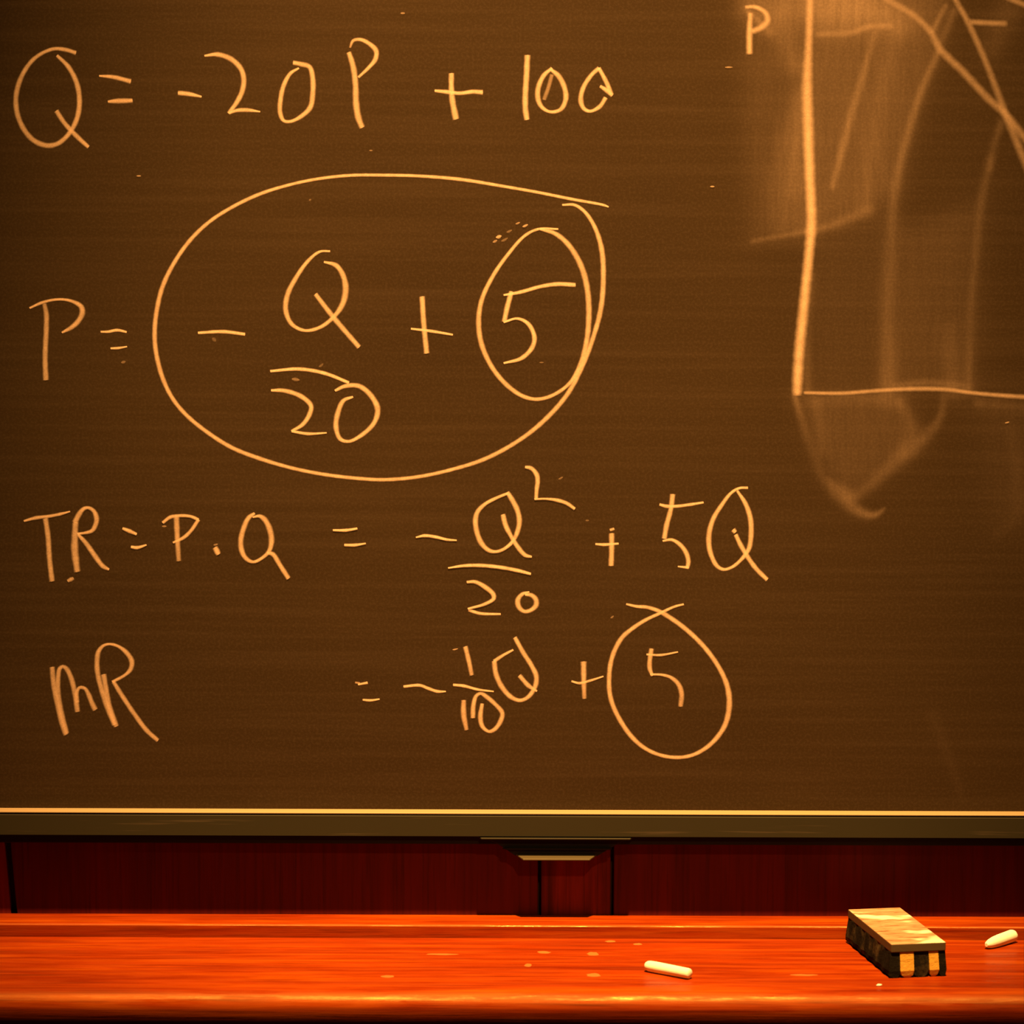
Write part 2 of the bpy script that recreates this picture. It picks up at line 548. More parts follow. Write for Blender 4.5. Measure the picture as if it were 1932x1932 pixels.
# --- rails
def bpart(name, bm, mat, **k):
    bmesh.ops.translate(bm, vec=OFF, verts=bm.verts)
    return from_bm(name, bm, mat, board, **k)
ZR0 = 1.0396
bpart('bottom_rail', prism([(0.0, ZB - 0.0006), (-0.0105, ZB - 0.0006), (-0.012, ZB - 0.003), (-0.012, ZR0), (-0.003, ZR0), (0.0, ZR0 + 0.001)], 'x', BX0 - 0.02, BX1 + 0.02), m_rail)
# bare metal bead along the top of the rail
bm = prism([(-0.0003, ZB - 0.0005), (-0.0003, ZB + 0.0012), (-0.0030, ZB + 0.0008), (-0.0114, ZB + 0.0006), (-0.0122, ZB), (-0.0122, ZB - 0.0007), (-0.0110, ZB - 0.0005)], 'x', BX0 - 0.02, BX1 + 0.02)
bpart('rail_bead', bm, m_bead)
bpart('under_rail_strip', box(BX0, BX1, -0.004, 0.010, ZR0 - 0.0092, ZR0 + 0.0045, 0.0006, 1), m_black)  # plain black strip below the bottom rail, set back from its face
bpart('top_rail', box(BX0 - 0.02, BX1 + 0.02, -0.012, 0.011, BZ1 - 0.021, BZ1 + 0.02, 0.001), m_rail)
for x0, x1 in ((BX0 - 0.02, BX0 - 0.0005), (BX1 + 0.0005, BX1 + 0.02)):
    bpart('side_rail', box(x0, x1, -0.012, 0.011, ZB + 0.003, BZ1 - 0.022, 0.001), m_rail)

# --- finger pull below the rail
px = lambda v_: board_xz(v_, 1600)[0]
pull = prism([(px(905), ZR0 - 0.0012), (px(1192), ZR0 - 0.0012), (px(1165), ZR0 - 0.008), (px(1127), ZR0 - 0.0195), (px(972), ZR0 - 0.0195), (px(938), ZR0 - 0.008)], 'y', -0.0062, -0.0042)
bm = pull
bevel(bm, 0.0004, 1)
fp = bpart('finger_pull', bm, m_black)
bm = prism([(px(901), -0.0045), (px(1195), -0.0045), (px(1188), -0.0140), (px(908), -0.0140)], 'z', ZR0 - 0.0026, ZR0 - 0.0012)
bevel(bm, 0.0003, 1)
bmesh.ops.translate(bm, vec=OFF, verts=bm.verts)
from_bm('flange', bm, m_rail, fp)
# sloping lip: wide at the back, narrower at its front edge
bm = bmesh.new()
top = [(px(974), -0.0060, ZR0 - 0.0180), (px(1125), -0.0060, ZR0 - 0.0180), (px(1112), -0.0145, ZR0 - 0.0208), (px(987), -0.0145, ZR0 - 0.0208)]
tv = [bm.verts.new(p_) for p_ in top]
bv = [bm.verts.new((p_[0], p_[1], p_[2] - 0.0015)) for p_ in top]
bm.faces.new(tv); bm.faces.new(bv[::-1])
for k in range(4):
    bm.faces.new((tv[k], bv[k], bv[(k + 1) % 4], tv[(k + 1) % 4]))
bmesh.ops.recalc_face_normals(bm, faces=bm.faces)
bevel(bm, 0.0004, 2)
bmesh.ops.translate(bm, vec=OFF, verts=bm.verts)
from_bm('lip', bm, m_pull, fp)
bm = prism([(px(948), -0.0062), (px(1154), -0.0062), (px(1148), -0.0095), (px(954), -0.0095)], 'z', ZR0 - 0.0130, ZR0 - 0.0118)
bmesh.ops.translate(bm, vec=OFF, verts=bm.verts)
from_bm('ridge', bm, m_black, fp)

# --- chalk writing -------------------------------------------------------
LAYER = [0]
def ribbon_mesh(name, strokes, op=1.0, soft=1.0):
    V, Fc, E_, P_ = [], [], [], []
    for s in strokes:
        pts = [(q[0], q[1], q[2], q[3] if len(q) > 3 else 1.0) for q in s]
        S = cat(pts, 3.0)
        T = np.gradient(S[:, :2], axis=0)
        T /= np.maximum(np.hypot(T[:, 0], T[:, 1]), 1e-6)[:, None]
        # short fading tips
        S0 = S[0].copy(); S0[:2] -= T[0] * S[0, 2] * 0.16
        S1 = S[-1].copy(); S1[:2] += T[-1] * S[-1, 2] * 0.16
        S = np.vstack([S0, S, S1]); T = np.vstack([T[0], T, T[-1]])
        LAYER[0] += 1
        yoff = 0.00008 + 0.00001 * (LAYER[0] % 60)
        prof = [(-1, 0), (-0.55, 0.45), (0, 1), (0.55, 0.45), (1, 0)]
        b_ = len(V)
        dl = np.concatenate([[0], np.cumsum(np.hypot(*np.diff(S[:, :2], axis=0).T))])
        fl_ = S[:, 2] * (1.0 if soft > 1.4 else 0.5)
        fade = np.ones(len(S)) if soft == 1.0 else np.clip(np.minimum(dl, dl[-1] - dl) / fl_ + 0.1, 0, 1)
        for k in range(len(S)):
            nxv, nyv = -T[k, 1], T[k, 0]
            hw = S[k, 2] * 0.5 * 1.30 * soft
            tip = 0.0 if k in (0, len(S) - 1) else 1.0
            jit = 1 + 0.03 * math.sin(k * 0.9 + LAYER[0]) + random.uniform(-0.025, 0.025)
            for q, e_ in prof:
                x, z = board_xz(S[k, 0] + nxv * hw * q * jit, S[k, 1] + nyv * hw * q * jit)
                V.append((x, -yoff - 0.00012 * e_, z - 1.03))
                E_.append(e_ * tip)
                P_.append(S[k, 3] * op * (1.04 - 0.042 * (min(S[k, 2], 11) - 5)) * fade[k])
        for k in range(len(S) - 1):
            for j in range(4):
                i0 = b_ + k * 5 + j
                Fc.append((i0, i0 + 1, i0 + 6, i0 + 5))
    me = bpy.data.meshes.new(name)
    me.from_pydata(V, [], Fc)
    for nm, vals in (('edge', E_), ('press', P_)):
        a_ = me.attributes.new(nm, 'FLOAT', 'POINT')
        a_.data.foreach_set('value', np.array(vals, np.float32))
    for p_ in me.polygons:
        p_.use_smooth = True
    return me

def Z(pts, ws):
    """attach widths to points"""
    if not hasattr(ws, '__len__'):
        ws = [ws] * len(pts)
    return [(*p_, w_) for p_, w_ in zip(pts, ws)]

def glyph(name, label, strokes, op=0.62, soft=1.0):
    o = link(name, ribbon_mesh(name, strokes, op, soft), m_chalk if soft == 1.0 else m_chalk_soft, board)
    if label:
        o['label'] = label
    return o
L, DG, MN, PL, EQ, BAR, RING, DOT = 'chalk_letter', 'chalk_digit', 'chalk_minus_sign', 'chalk_plus_sign', 'chalk_equals_sign', 'chalk_fraction_bar', 'chalk_ring', 'chalk_dot'

# Q = -20P + 100
glyph(L, 'chalk letter Q', [
    Z([(142.9, 99.7), (124.2, 93.9), (103.5, 92), (82.8, 98.7), (62, 113.1), (44.5, 137), (34.2, 161.8), (30, 186.6), (33, 215.6), (45.5, 244.6), (64.2, 265.3), (89, 274.6), (109.7, 270.5), (130.4, 251.9), (145, 223.9), (150, 192.9), (145, 157.7), (129.4, 126.6), (107.7, 104.9)],
      [8, 8, 7, 7, 8, 9, 10, 10, 10, 10, 10, 10, 9, 9, 10, 10, 10, 9, 6]),
    Z([(106.6, 209.4), (120, 230), (134.6, 246.7), (151, 263), (166.7, 277.3)], [9, 9, 9, 9, 7])])
glyph(EQ, None, [Z([(187.4, 143.2), (213, 145.2), (246.4, 153.5)], [4, 8, 9]), Z([(204, 191.8), (223.6, 190.4), (249.5, 189.8)], [5, 10, 8])])
glyph(MN, None, [Z([(336.4, 175.3), (356, 177.3), (380, 182.5)], [8, 9, 4])], .7)
glyph(DG, 'chalk digit 2', [
    Z([(386, 105.3), (411, 102.8), (436, 111.5), (454.4, 129.7), (460, 150.2), (456.6, 173), (446.4, 193.5), (431.6, 213.5)], [4, 9, 10, 10, 10, 10, 9, 7]),
    Z([(432, 213.5), (447.5, 208.3), (465.8, 207.6), (490.8, 210.8)], [5, 7, 8, 3])])
glyph(DG, 'chalk digit 0', [
    Z([(553.4, 118.3), (568, 121), (584, 126.3), (590, 148), (590, 177.5), (585.3, 202.6), (568, 219.7), (547.7, 229.2), (535.2, 227.6), (528.4, 211.7), (529.5, 186.6), (535.2, 161.6), (547.7, 138.8), (563.7, 128.6)],
      [8, 9, 9, 10, 10, 10, 8, 6, 7, 9, 9, 9, 7, 4])])
glyph(L, 'chalk letter P', [
    Z([(658.2, 99), (666.2, 125.2), (670.7, 159.3), (671.9, 195.8), (676.4, 223), (683.2, 240.2)], [9, 11, 11, 12, 12, 10]),
    [(660.5, 89.9, 4, .4), (666.2, 76.9, 6, .8), (679.8, 74.6, 7, 1), (695.8, 81.9, 8, 1), (709.4, 95.5, 10, 1), (708.3, 111.5, 9, 1), (695.8, 127.4, 7, 1), (676.4, 145.7, 5, .8)]])
glyph(PL, None, [Z([(851.6, 138.8), (851.6, 163.9), (853.4, 188.9), (860.2, 224.2)], [10, 10, 11, 12]), Z([(820.4, 171.2), (839.7, 173), (867, 175.9), (892, 173), (910.3, 174.1)], [5, 8, 7, 8, 9])], .68)
glyph(DG, 'chalk digit 1', [Z([(995, 104.7), (993.4, 141.1), (991.2, 177.5), (991.2, 204.9), (994.1, 225.4)], [11, 11, 11, 11, 10])], .68)
glyph(DG, 'chalk digit 0', [
    Z([(1041.3, 128.6), (1025.3, 143.4), (1015, 168.4), (1016.2, 191.2), (1025.3, 204.9), (1040, 211.2), (1058.3, 206), (1067.4, 186.6), (1065.2, 166.1), (1053.8, 143.4), (1039, 130.9)], [6, 9, 10, 10, 7, 6, 8, 10, 10, 10, 6]),
    [(1041.3, 141, 8, .4), (1034.4, 166, 8, .4), (1026.5, 187.8, 8, .35)]])
glyph(DG, 'chalk digit 0 with a hooked side', [
    Z([(1132.4, 162.7), (1144.9, 170.7), (1155, 179.8)], [6, 9, 8]),
    Z([(1152.9, 177.5), (1144.9, 157), (1130, 128.6)], [9, 9, 7]),
    Z([(1130, 128.6), (1115.3, 142.2), (1099.3, 168.4), (1095.9, 191.2), (1101.6, 204.9), (1113, 209.9), (1131.2, 201.4), (1142.6, 184.4)], [8, 8, 9, 10, 8, 6, 8, 8])])

# P = ( -Q/20 + 5 )
glyph(L, 'chalk letter P', [
    [(83.8, 573.6, 8, .6), (87.4, 592.5, 10, .8), (87.4, 621.4, 10, .95), (86, 650.4, 10, .95), (85.2, 679.4, 10, .95), (86.7, 716.4, 10.5, .95)],
    Z([(56.2, 581.2), (78, 571.4), (101.2, 565.7), (121.4, 565.2), (140.3, 570), (153.3, 578.7), (155.5, 589.6), (149, 604), (136, 617), (117.1, 627.5)], [4, 6, 5, 5, 7, 10, 11, 10, 9, 4])])
glyph(EQ, None, [Z([(190.3, 626), (204, 625.8), (221.4, 622.9), (238.8, 626.5)], [4, 5, 6, 4]), Z([(209, 657.2), (223, 656.7), (239.6, 654)], [4, 5, 3])], .75)
glyph(RING, 'large chalk oval around the fraction', [
    Z([(1148, 390.5), (1140, 387.3), (1077, 375.4), (1013, 362.6), (949, 351.4), (868.6, 338.5), (788.4, 332), (724, 330.5), (660, 331), (597, 338), (542.4, 349.7), (491, 365.8), (439.7, 389.9), (394.8, 418.7), (359.5, 452.4), (330.6, 492.6), (308, 537.5), (297, 579), (292, 621), (293.7, 659.4), (305, 707.6), (324, 749), (349.9, 781.4), (388.4, 813.5), (436.5, 844), (484.6, 863.2), (548.8, 882.5), (613, 895.3), (677, 902.7), (725, 905), (788.4, 899.6), (852.6, 885.8), (916.8, 865), (981, 829.6), (1029, 791), (1070.9, 743), (1099.7, 688.4), (1119, 637), (1133.5, 582.5), (1138.3, 524.7), (1135, 470), (1122, 428.4), (1103, 399.5), (1083.7, 386.7), (1061, 386.7)],
      [3, 5, 6, 6, 6, 7, 6, 6, 6, 6, 6, 7, 7, 7, 8, 8, 9, 9, 9, 9, 9, 8, 8, 8, 8, 8, 7, 7, 7, 7, 7, 7, 8, 8, 9, 9, 9, 9, 10, 10, 10, 8, 7, 6, 4])])
glyph(MN, None, [Z([(374, 628), (420.5, 625.7), (462, 630.6)], [5, 7, 6])], .75)
glyph(L, 'chalk letter Q above the bar', [
    Z([(622.6, 474), (603.4, 474.9), (581, 492.6), (555.3, 529.5), (542.4, 556.7), (539.2, 585.6), (550.4, 611.3), (574.5, 623.5), (603.4, 617.7), (629, 598.5), (646.7, 572.8), (652.2, 543.9), (646.7, 518.2), (633.9, 500.6), (611.4, 494.2)], [4, 5, 7, 9, 10, 10, 8, 6, 7, 8, 11, 12, 10, 9, 4]),
    Z([(595.4, 555.1), (629, 598.5), (677.2, 654.6)], [8, 10, 9])])
glyph(BAR, None, [Z([(510.3, 700.2), (564.9, 696.3), (613, 704.4), (658, 722)], [5, 7, 7, 6])], .75)
glyph(DG, 'chalk digit 2', [
    Z([(511.9, 736.5), (536, 737), (568, 747.7), (586.7, 765.3), (584.1, 781.4), (571.3, 800.6), (550.4, 813.5)], [5, 8, 9, 9, 9, 8, 5]),
    Z([(550.4, 813.5), (581, 818.3), (616.2, 816.7)], [5, 6, 3])], .7)
glyph(DG, 'chalk digit 0', [
    Z([(632.3, 737), (651.5, 728.4), (677.2, 728.4), (699.7, 746), (712.5, 771.8), (706, 797.4), (683.6, 819.9), (658, 832.7), (641.9, 828), (633.9, 803.9), (638.7, 775), (648.3, 755.7), (666, 748.7)], [5, 8, 9, 10, 11, 9, 8, 6, 8, 10, 10, 8, 4])], .68)
glyph(PL, None, [Z([(796.4, 560), (799.6, 611.4), (805, 666)], 10), Z([(775.6, 620.3), (814, 624.8), (854.2, 631.6)], [4, 6, 4])], .68)
glyph(RING, 'chalk oval around the digit 5', [
    Z([(1053, 432.2), (1016.3, 432.2), (990.6, 444.4), (958.5, 479.8), (929.6, 521.5), (908.8, 566.4), (903, 608), (908.8, 649.9), (929.6, 694.8), (958.5, 728.5), (987.4, 747.8), (1013, 753.2), (1042, 746), (1074, 723.7), (1093.3, 691.6), (1106.2, 646.7), (1111, 595.3), (1107.8, 544), (1096.5, 502.2), (1074, 463.7), (1048.4, 441.2), (1019.5, 432.2)],
      [4, 5, 6, 7, 8, 9, 10, 10, 9, 9, 8, 7, 7, 7, 9, 10, 11, 11, 11, 10, 9, 5])])
glyph(DG, 'chalk digit 5', [
    Z([(950.5, 556.8), (981, 551.3), (1019.5, 540.7), (1051.6, 536), (1085.3, 537.5)], [4, 7, 7, 8, 8]),
    Z([(965, 550.4), (957, 579.3), (951.5, 606.5)], [9, 10, 9]),
    Z([(950.5, 608), (976, 601), (997, 611.4), (1008.3, 637), (1003.5, 656.3), (984.2, 675.6), (950.5, 685.2)], [4, 5, 8, 9, 9, 8, 4])], .72)

# TR = P.Q = -Q^2/20 + 5Q
glyph(L, 'chalk letter T', [Z([(45.4, 983), (66.4, 977.2), (92.5, 973.9), (112.8, 970), (132.3, 965)], [4, 7, 6, 6, 3]), Z([(86, 978.7), (91, 1014.2), (93.2, 1050.4), (98.3, 1096)], 10)])
glyph(L, 'chalk letter R', [
    Z([(142.5, 986), (141.4, 1009.9), (141, 1036), (143, 1056), (146, 1078)], [11, 12, 14, 13, 11]),
    Z([(141.7, 985.2), (149, 970.7), (157, 960.6), (165.7, 957.7), (176.5, 963.5), (182.3, 978), (180, 991), (173.6, 1001.2), (159, 1005.5), (146, 1007)], [11, 10, 8, 6, 8, 10, 9, 8, 5, 5]),
    Z([(147.5, 1008.4), (162, 1024.3), (179.4, 1049), (193.9, 1067.8), (205.5, 1074.3)], [6, 9, 10, 9, 5])])
glyph(DOT, None, [[(128, 1096, 6, .7), (134, 1093, 8, .8), (138.8, 1091, 6, .6)]])
glyph(EQ, None, [Z([(231.6, 996.8), (244.6, 1001.9), (257.7, 1007.7)], [5, 8, 5]), Z([(247.5, 1031.6), (259, 1033), (276.5, 1028)], [5, 7, 3])], .75)
glyph(L, 'chalk letter P', [
    [(332.8, 974.7, 11, .95), (334.7, 1015.7, 10, .9), (337.4, 1057.8, 9, .6)],
    Z([(307.3, 986), (321, 975.8), (339.2, 972.8), (359.7, 974.2), (374.5, 980.4)], [6, 7, 6, 6, 6]),
    Z([(374.5, 980.4), (359.7, 1002), (346, 1014.5), (326.7, 1023.6)], [7, 7, 7, 4])])
glyph(DOT, None, [Z([(406, 1033), (409, 1039), (412, 1045.3)], [10, 11, 9])], .7)
glyph(L, 'chalk letter Q', [
    Z([(480.4, 968.3), (469, 977), (458.8, 999.7), (454.2, 1022.5), (457.6, 1043), (466.7, 1055.5), (478, 1060), (491.8, 1054.4), (507.7, 1039.6), (512.3, 1018), (507.7, 995.2), (498.6, 979.2), (489.5, 973.5), (477, 975.8)], [5, 9, 10, 10, 10, 8, 6, 6, 8, 11, 11, 10, 7, 3]),
    Z([(504.3, 1043), (514.6, 1045.3), (528.2, 1065.8), (544.2, 1090.8)], [5, 9, 9, 9])])
glyph(EQ, None, [Z([(628.4, 1000.2), (653.5, 1000.2), (674, 997)], [4, 6, 4]), Z([(650, 1028.2), (669.4, 1028.2), (690, 1025.2)], [5, 6, 3])], .8)
glyph(MN, None, [Z([(785, 1013.7), (801, 1010.5), (821.5, 1012.8), (843.8, 1018), (861.5, 1019.3)], [3, 6, 6, 5, 3])], .8)
glyph(L, 'chalk letter Q above the bar', [
    Z([(957.5, 930.8), (937, 939.2), (914.6, 951.3), (900.7, 966.2), (897, 983), (900.7, 1007.2), (909, 1025.8), (922, 1038), (935, 1040.7), (950, 1036), (966.8, 1022), (976, 1003.5), (979.9, 983), (976, 962.5), (966.8, 943.8), (957.5, 929)], [5, 6, 7, 9, 10, 10, 10, 8, 6, 6, 7, 9, 10, 10, 10, 8]),
    Z([(949, 970.9), (953.8, 990.4), (965, 1012.8), (978, 1033.3), (991, 1047.3), (1003, 1050.4)], [9, 10, 8, 9, 8, 4])], .7)
glyph(DG, 'small raised chalk digit 2', [
    Z([(991, 880.9), (1002.2, 883.3), (1012.5, 895.4), (1014.3, 908.4), (1012.5, 923.4), (1011.5, 941)], [5, 8, 9, 9, 8, 7]),
    Z([(1008.7, 941.6), (1030, 941), (1050.7, 943.5), (1069.3, 949.4), (1084.2, 959.7)], [4, 4, 7, 7, 6])], .68)
glyph(BAR, None, [Z([(845.7, 1071.5), (875.5, 1067.2), (909, 1066.8), (946.3, 1070.5), (979.9, 1077), (1001.3, 1082.7)], [3, 6, 7, 7, 7, 5])], .8)
glyph(DG, 'chalk digit 2', [
    Z([(881, 1098), (896, 1097.6), (914.6, 1106.9), (930.5, 1120.9), (931.4, 1129.2), (914.6, 1139.5), (883, 1148.4)], [5, 7, 9, 9, 8, 6, 4]),
    Z([(884, 1150.7), (905.3, 1157.2), (944.5, 1158.7)], [6, 6, 4])], .75)
glyph(DG, 'small chalk digit 0', [
    Z([(998.5, 1116.8), (985.5, 1120.9), (977, 1132), (979, 1145), (989.2, 1153.5), (1002.2, 1150.7), (1011.5, 1141.3), (1010.6, 1130.2), (1002.2, 1122.7), (991, 1121.8)], [3, 7, 10, 10, 7, 8, 10, 10, 8, 5])], .7)
glyph(PL, None, [Z([(1154, 1006.9), (1154, 1037.4), (1153, 1066.9)], 10), [(1151, 1000, 5, .8), (1158.6, 997.6, 5, .8)], Z([(1123.6, 1026.5), (1139.3, 1027.5), (1166.9, 1025.6)], [4, 6, 4])], .7)
glyph(DG, 'chalk digit 5', [
    Z([(1269, 933), (1266, 958.7), (1257.4, 992), (1253.4, 1015.7)], [10, 9, 10, 9]),
    Z([(1244.6, 951.8), (1257.4, 955), (1277, 955), (1302.6, 951.8), (1327.2, 947.9)], [5, 7, 6, 6, 4]),
    Z([(1250.5, 1020.6), (1267.2, 1018.3), (1283, 1027.5), (1294.7, 1043.3), (1298.7, 1059), (1296.7, 1071.8)], [4, 6, 8, 9, 9, 7]),
    Z([(1298.7, 1070.8), (1279, 1068.8)], [6, 3])], .7)
glyph(L, 'chalk letter Q', [
    Z([(1410.8, 920.3), (1395, 921), (1379.3, 930.2), (1361.6, 952.8), (1345.9, 978.4), (1338, 1005.9), (1338, 1031.5), (1344, 1053), (1353.7, 1068.8), (1365.5, 1074.3), (1381.3, 1069.8), (1399, 1055), (1412.7, 1035.4), (1417, 1007.9), (1415.7, 978.4), (1406.8, 950.8), (1391, 926.2)], [5, 5, 6, 8, 9, 10, 10, 9, 8, 6, 6, 7, 9, 10, 10, 9, 5]),
    Z([(1388.2, 1009), (1397, 1027.5), (1410.8, 1051), (1426.5, 1072.8), (1447.2, 1093.4)], [8, 9, 9, 9, 8]),
    Z([(1383.5, 999.5), (1387.2, 1004)], [9, 8])], .7)

# MR = -1/10 Q + 5
glyph(L, 'chalk letter M', [
    Z([(98.4, 1259), (102, 1296), (109.3, 1332.2), (118, 1368.4), (124.5, 1385.5)], 10),
    Z([(126, 1383), (116.5, 1346.7), (110, 1310.4), (110, 1274.2), (112.9, 1261.2), (118.7, 1257.5), (125.2, 1261.2), (133.9, 1278.6), (141.2, 1307.5), (146.2, 1342.3)], [9, 10, 10, 9, 8, 7, 9, 10, 10, 10]),
    Z([(145.5, 1325), (144.8, 1307.5), (149.9, 1297.4), (160, 1298.8), (167.2, 1310.4), (173, 1325), (179.6, 1338.7)], [9, 8, 6, 7, 9, 10, 10])], .56)
glyph(L, 'chalk letter R', [
    Z([(195.5, 1272.8), (200.6, 1303.2), (206.4, 1332), (219.4, 1369.9)], 10),
    Z([(215.8, 1367), (202, 1332.2), (190.4, 1296), (183.9, 1267), (183.2, 1245.2), (186, 1229.3), (194.8, 1218.4), (206.4, 1215.2), (222.3, 1219), (238.3, 1230.7), (248.4, 1246.7), (247, 1261.2), (236.8, 1272.8), (212.2, 1286.5)], [9, 11, 10, 10, 10, 9, 6, 5, 6, 9, 10, 9, 6, 6]),
    Z([(214.3, 1286.5), (231, 1313.3), (254.2, 1348), (277.4, 1378.6), (297.7, 1396.7)], [8, 9, 9, 9, 8])], .58)
glyph(EQ, None, [Z([(675.9, 1291.3), (693.3, 1288)], [4, 5]), [(670.4, 1287.6, 4, .4), (679, 1289, 4, .5)], Z([(684.6, 1320.2), (698.7, 1321.3), (716, 1319)], [4, 5, 3])], .8)
glyph(MN, None, [Z([(761.7, 1295.2), (792.2, 1293), (807.4, 1298.5), (824.8, 1304.3), (841, 1304.6)], [5, 6, 6, 6, 3])], .78)
glyph(DG, 'chalk digit 1 above the bar', [[(878, 1220.2, 9, 1), (884.6, 1247.4, 9, 1), (890, 1273.5, 8, .7)]], .68)
glyph(BAR, None, [Z([(855.2, 1292), (874.8, 1294), (900.9, 1300.7), (931.3, 1304.6)], [5, 6, 5, 3])], .78)
glyph(DG, 'chalk digit 1 below the bar', [[(874.8, 1321.3, 9, .9), (874.8, 1347.4, 11, 1), (880.2, 1376.7, 8, .7)]], .66)
glyph(DG, 'chalk digit 0 with a doubled left side', [
    Z([(892.2, 1354), (893.3, 1330), (898.7, 1312.6), (907.4, 1308.3), (918.3, 1314.8), (933.5, 1327.8), (947.6, 1345.2), (944.3, 1360.4), (933.5, 1375.7), (922.6, 1380), (910.7, 1371.3), (906.3, 1353.9), (909.6, 1327.8)], [9, 9, 7, 6, 9, 8, 9, 9, 8, 6, 8, 10, 7])], .66)
glyph(L, 'chalk letter Q', [
    Z([(968.3, 1226), (948.7, 1236.5), (932.4, 1247.4)], [4, 6, 7]),
    Z([(932.4, 1247.4), (935.7, 1271.3), (946.5, 1295.2), (963.9, 1314.8), (981.3, 1321.3), (996.5, 1314.8), (1009.6, 1295.2), (1011.7, 1275.7), (1003, 1256), (987.8, 1232.2), (971.5, 1202.8)], [9, 10, 10, 9, 7, 8, 9, 10, 9, 9, 8]),
    Z([(980.2, 1274.6), (996.5, 1293), (1012.8, 1304)], [8, 9, 4])], .68)
glyph(PL, None, [[(1101, 1248.8, 11, 1), (1101.4, 1283.3, 10, 1), (1102.5, 1317.7, 8, .6)], Z([(1078.4, 1285.2), (1093, 1288.8), (1112.8, 1284.2), (1138.3, 1276)], [4, 5, 5, 3])], .68)
glyph(RING, 'drop-shaped chalk ring around the lower digit 5', [
    Z([(1289.8, 1140), (1272, 1144.6), (1246.5, 1156.4), (1217, 1170.2), (1191.5, 1186.9), (1173.8, 1202.6), (1160, 1226.2), (1152, 1251.8), (1149.2, 1279.3), (1150.2, 1306.9), (1157, 1332.4), (1171.8, 1361.9), (1191.5, 1389.5), (1213, 1409), (1240.6, 1422.9), (1272, 1428.8), (1301.6, 1425.9), (1329, 1413), (1352.7, 1391.4), (1368.5, 1365.9), (1375.4, 1336.4), (1375.4, 1312.8), (1370.4, 1289.2), (1356.7, 1259.7), (1335, 1228.2), (1311.4, 1202.6), (1283.9, 1179), (1256.4, 1160.3), (1244.6, 1153.4), (1221, 1145.6), (1201.3, 1144), (1181.6, 1139.7)],
      [4, 5, 6, 7, 8, 9, 9, 9, 9, 9, 9, 9, 9, 8, 7, 7, 7, 8, 9, 10, 11, 11, 10, 9, 9, 9, 9, 9, 8, 7, 6, 4])], .68)
glyph(DG, 'thin chalk digit 5', [
    Z([(1229.2, 1224.2), (1225.9, 1245.9), (1225.9, 1261.6), (1230.8, 1274.4)], [9, 9, 9, 6]),
    Z([(1220, 1234.7), (1246.5, 1235.7), (1279, 1230)], [4, 5, 3]),
    [(1227, 1272.4, 4, 1), (1248.5, 1273, 5, 1), (1266.2, 1278.3, 7, 1), (1280, 1291, 9, .9), (1285.9, 1308.8, 10, .85), (1283.9, 1332.4, 9, .7)]], .64)

# graph on the right, half wiped away
glyph(L, 'faded chalk letter P of the graph', [
    [(1415.7, 24, 8, .7), (1413.9, 60, 10, .9), (1413.9, 102.4, 10, 1)],
    [(1405.7, 13.6, 6, .6), (1425.3, 13.6, 7, .7), (1443.4, 24, 9, .7), (1447.9, 39, 11, .7), (1437.3, 51, 11, .7), (1417.8, 60, 9, .7)]], .60, 1.3)
glyph('chalk_axis', 'thick soft vertical chalk axis', [
    [(1528, -60, 13, .6), (1527.7, 0, 13, .6), (1526, 75, 13, .62), (1523, 150, 17, .75), (1524.7, 241, 18, .9), (1527.7, 331, 17, 1), (1529, 360, 17, 1), (1530.7, 420.5, 17, 1), (1526, 480.7, 16, 1), (1520, 541, 16, 1), (1514, 601, 17, 1), (1508, 661.4, 17, 1), (1504.5, 721.7, 17, 1), (1503.6, 746, 15, .9)]], .66, 1.28)
glyph('chalk_axis', 'thin horizontal chalk axis', [
    [(1515.7, 741, 5, .8), (1591, 741.9, 6, .85), (1651, 737.3, 6, .8), (1726.5, 733.7, 7, .8), (1786.7, 735, 7, .8), (1832, 741, 6, .9), (1932, 748.8, 7, .95), (2060, 752, 7, .95)]], .38, 1.45)
glyph('chalk_line', 'faded falling chalk line', [
    [(1590, -60, 10, .8), (1675, 0, 11, .75), (1726.5, 31.6, 11, .8), (1756.6, 61.7, 11, .85), (1771.7, 90.4, 12, 1), (1816.9, 135.5, 12, 1), (1862, 183.7, 12, 1), (1901, 220, 12, 1), (1932, 259, 12, 1), (1990, 330, 11, 1)]], .24, 1.45)
glyph('chalk_line', 'faded steeper chalk line', [
    [(1778, -60, 9, .8), (1803, 0, 9, .9), (1823, 36, 10, 1), (1856, 108.4, 10, .9), (1883, 177.7, 11, .95), (1901, 226, 12, 1), (1932, 301, 13, 1), (1965, 380, 12, .9)]], .22, 1.45)
glyph('chalk_line', 'short level chalk dash', [[(1829, 41.6, 9, 1), (1865, 43.5, 9, 1), (1901, 45, 9, .9)]], .24, 1.45)
glyph('chalk_line', 'faint level chalk line beside the axis', [[(1536.7, 65.7, 9, .7), (1606, 61.7, 10, .8), (1639, 51, 9, 1), (1687, 49.7, 9, .8)]], .12, 1.7)
glyph('chalk_line', 'faint chalk line at the corner', [[(1890, -10, 9, 1), (1910, 0, 9, 1), (1932, 9, 9, 1), (1980, 40, 9, 1)]], .24, 1.45)

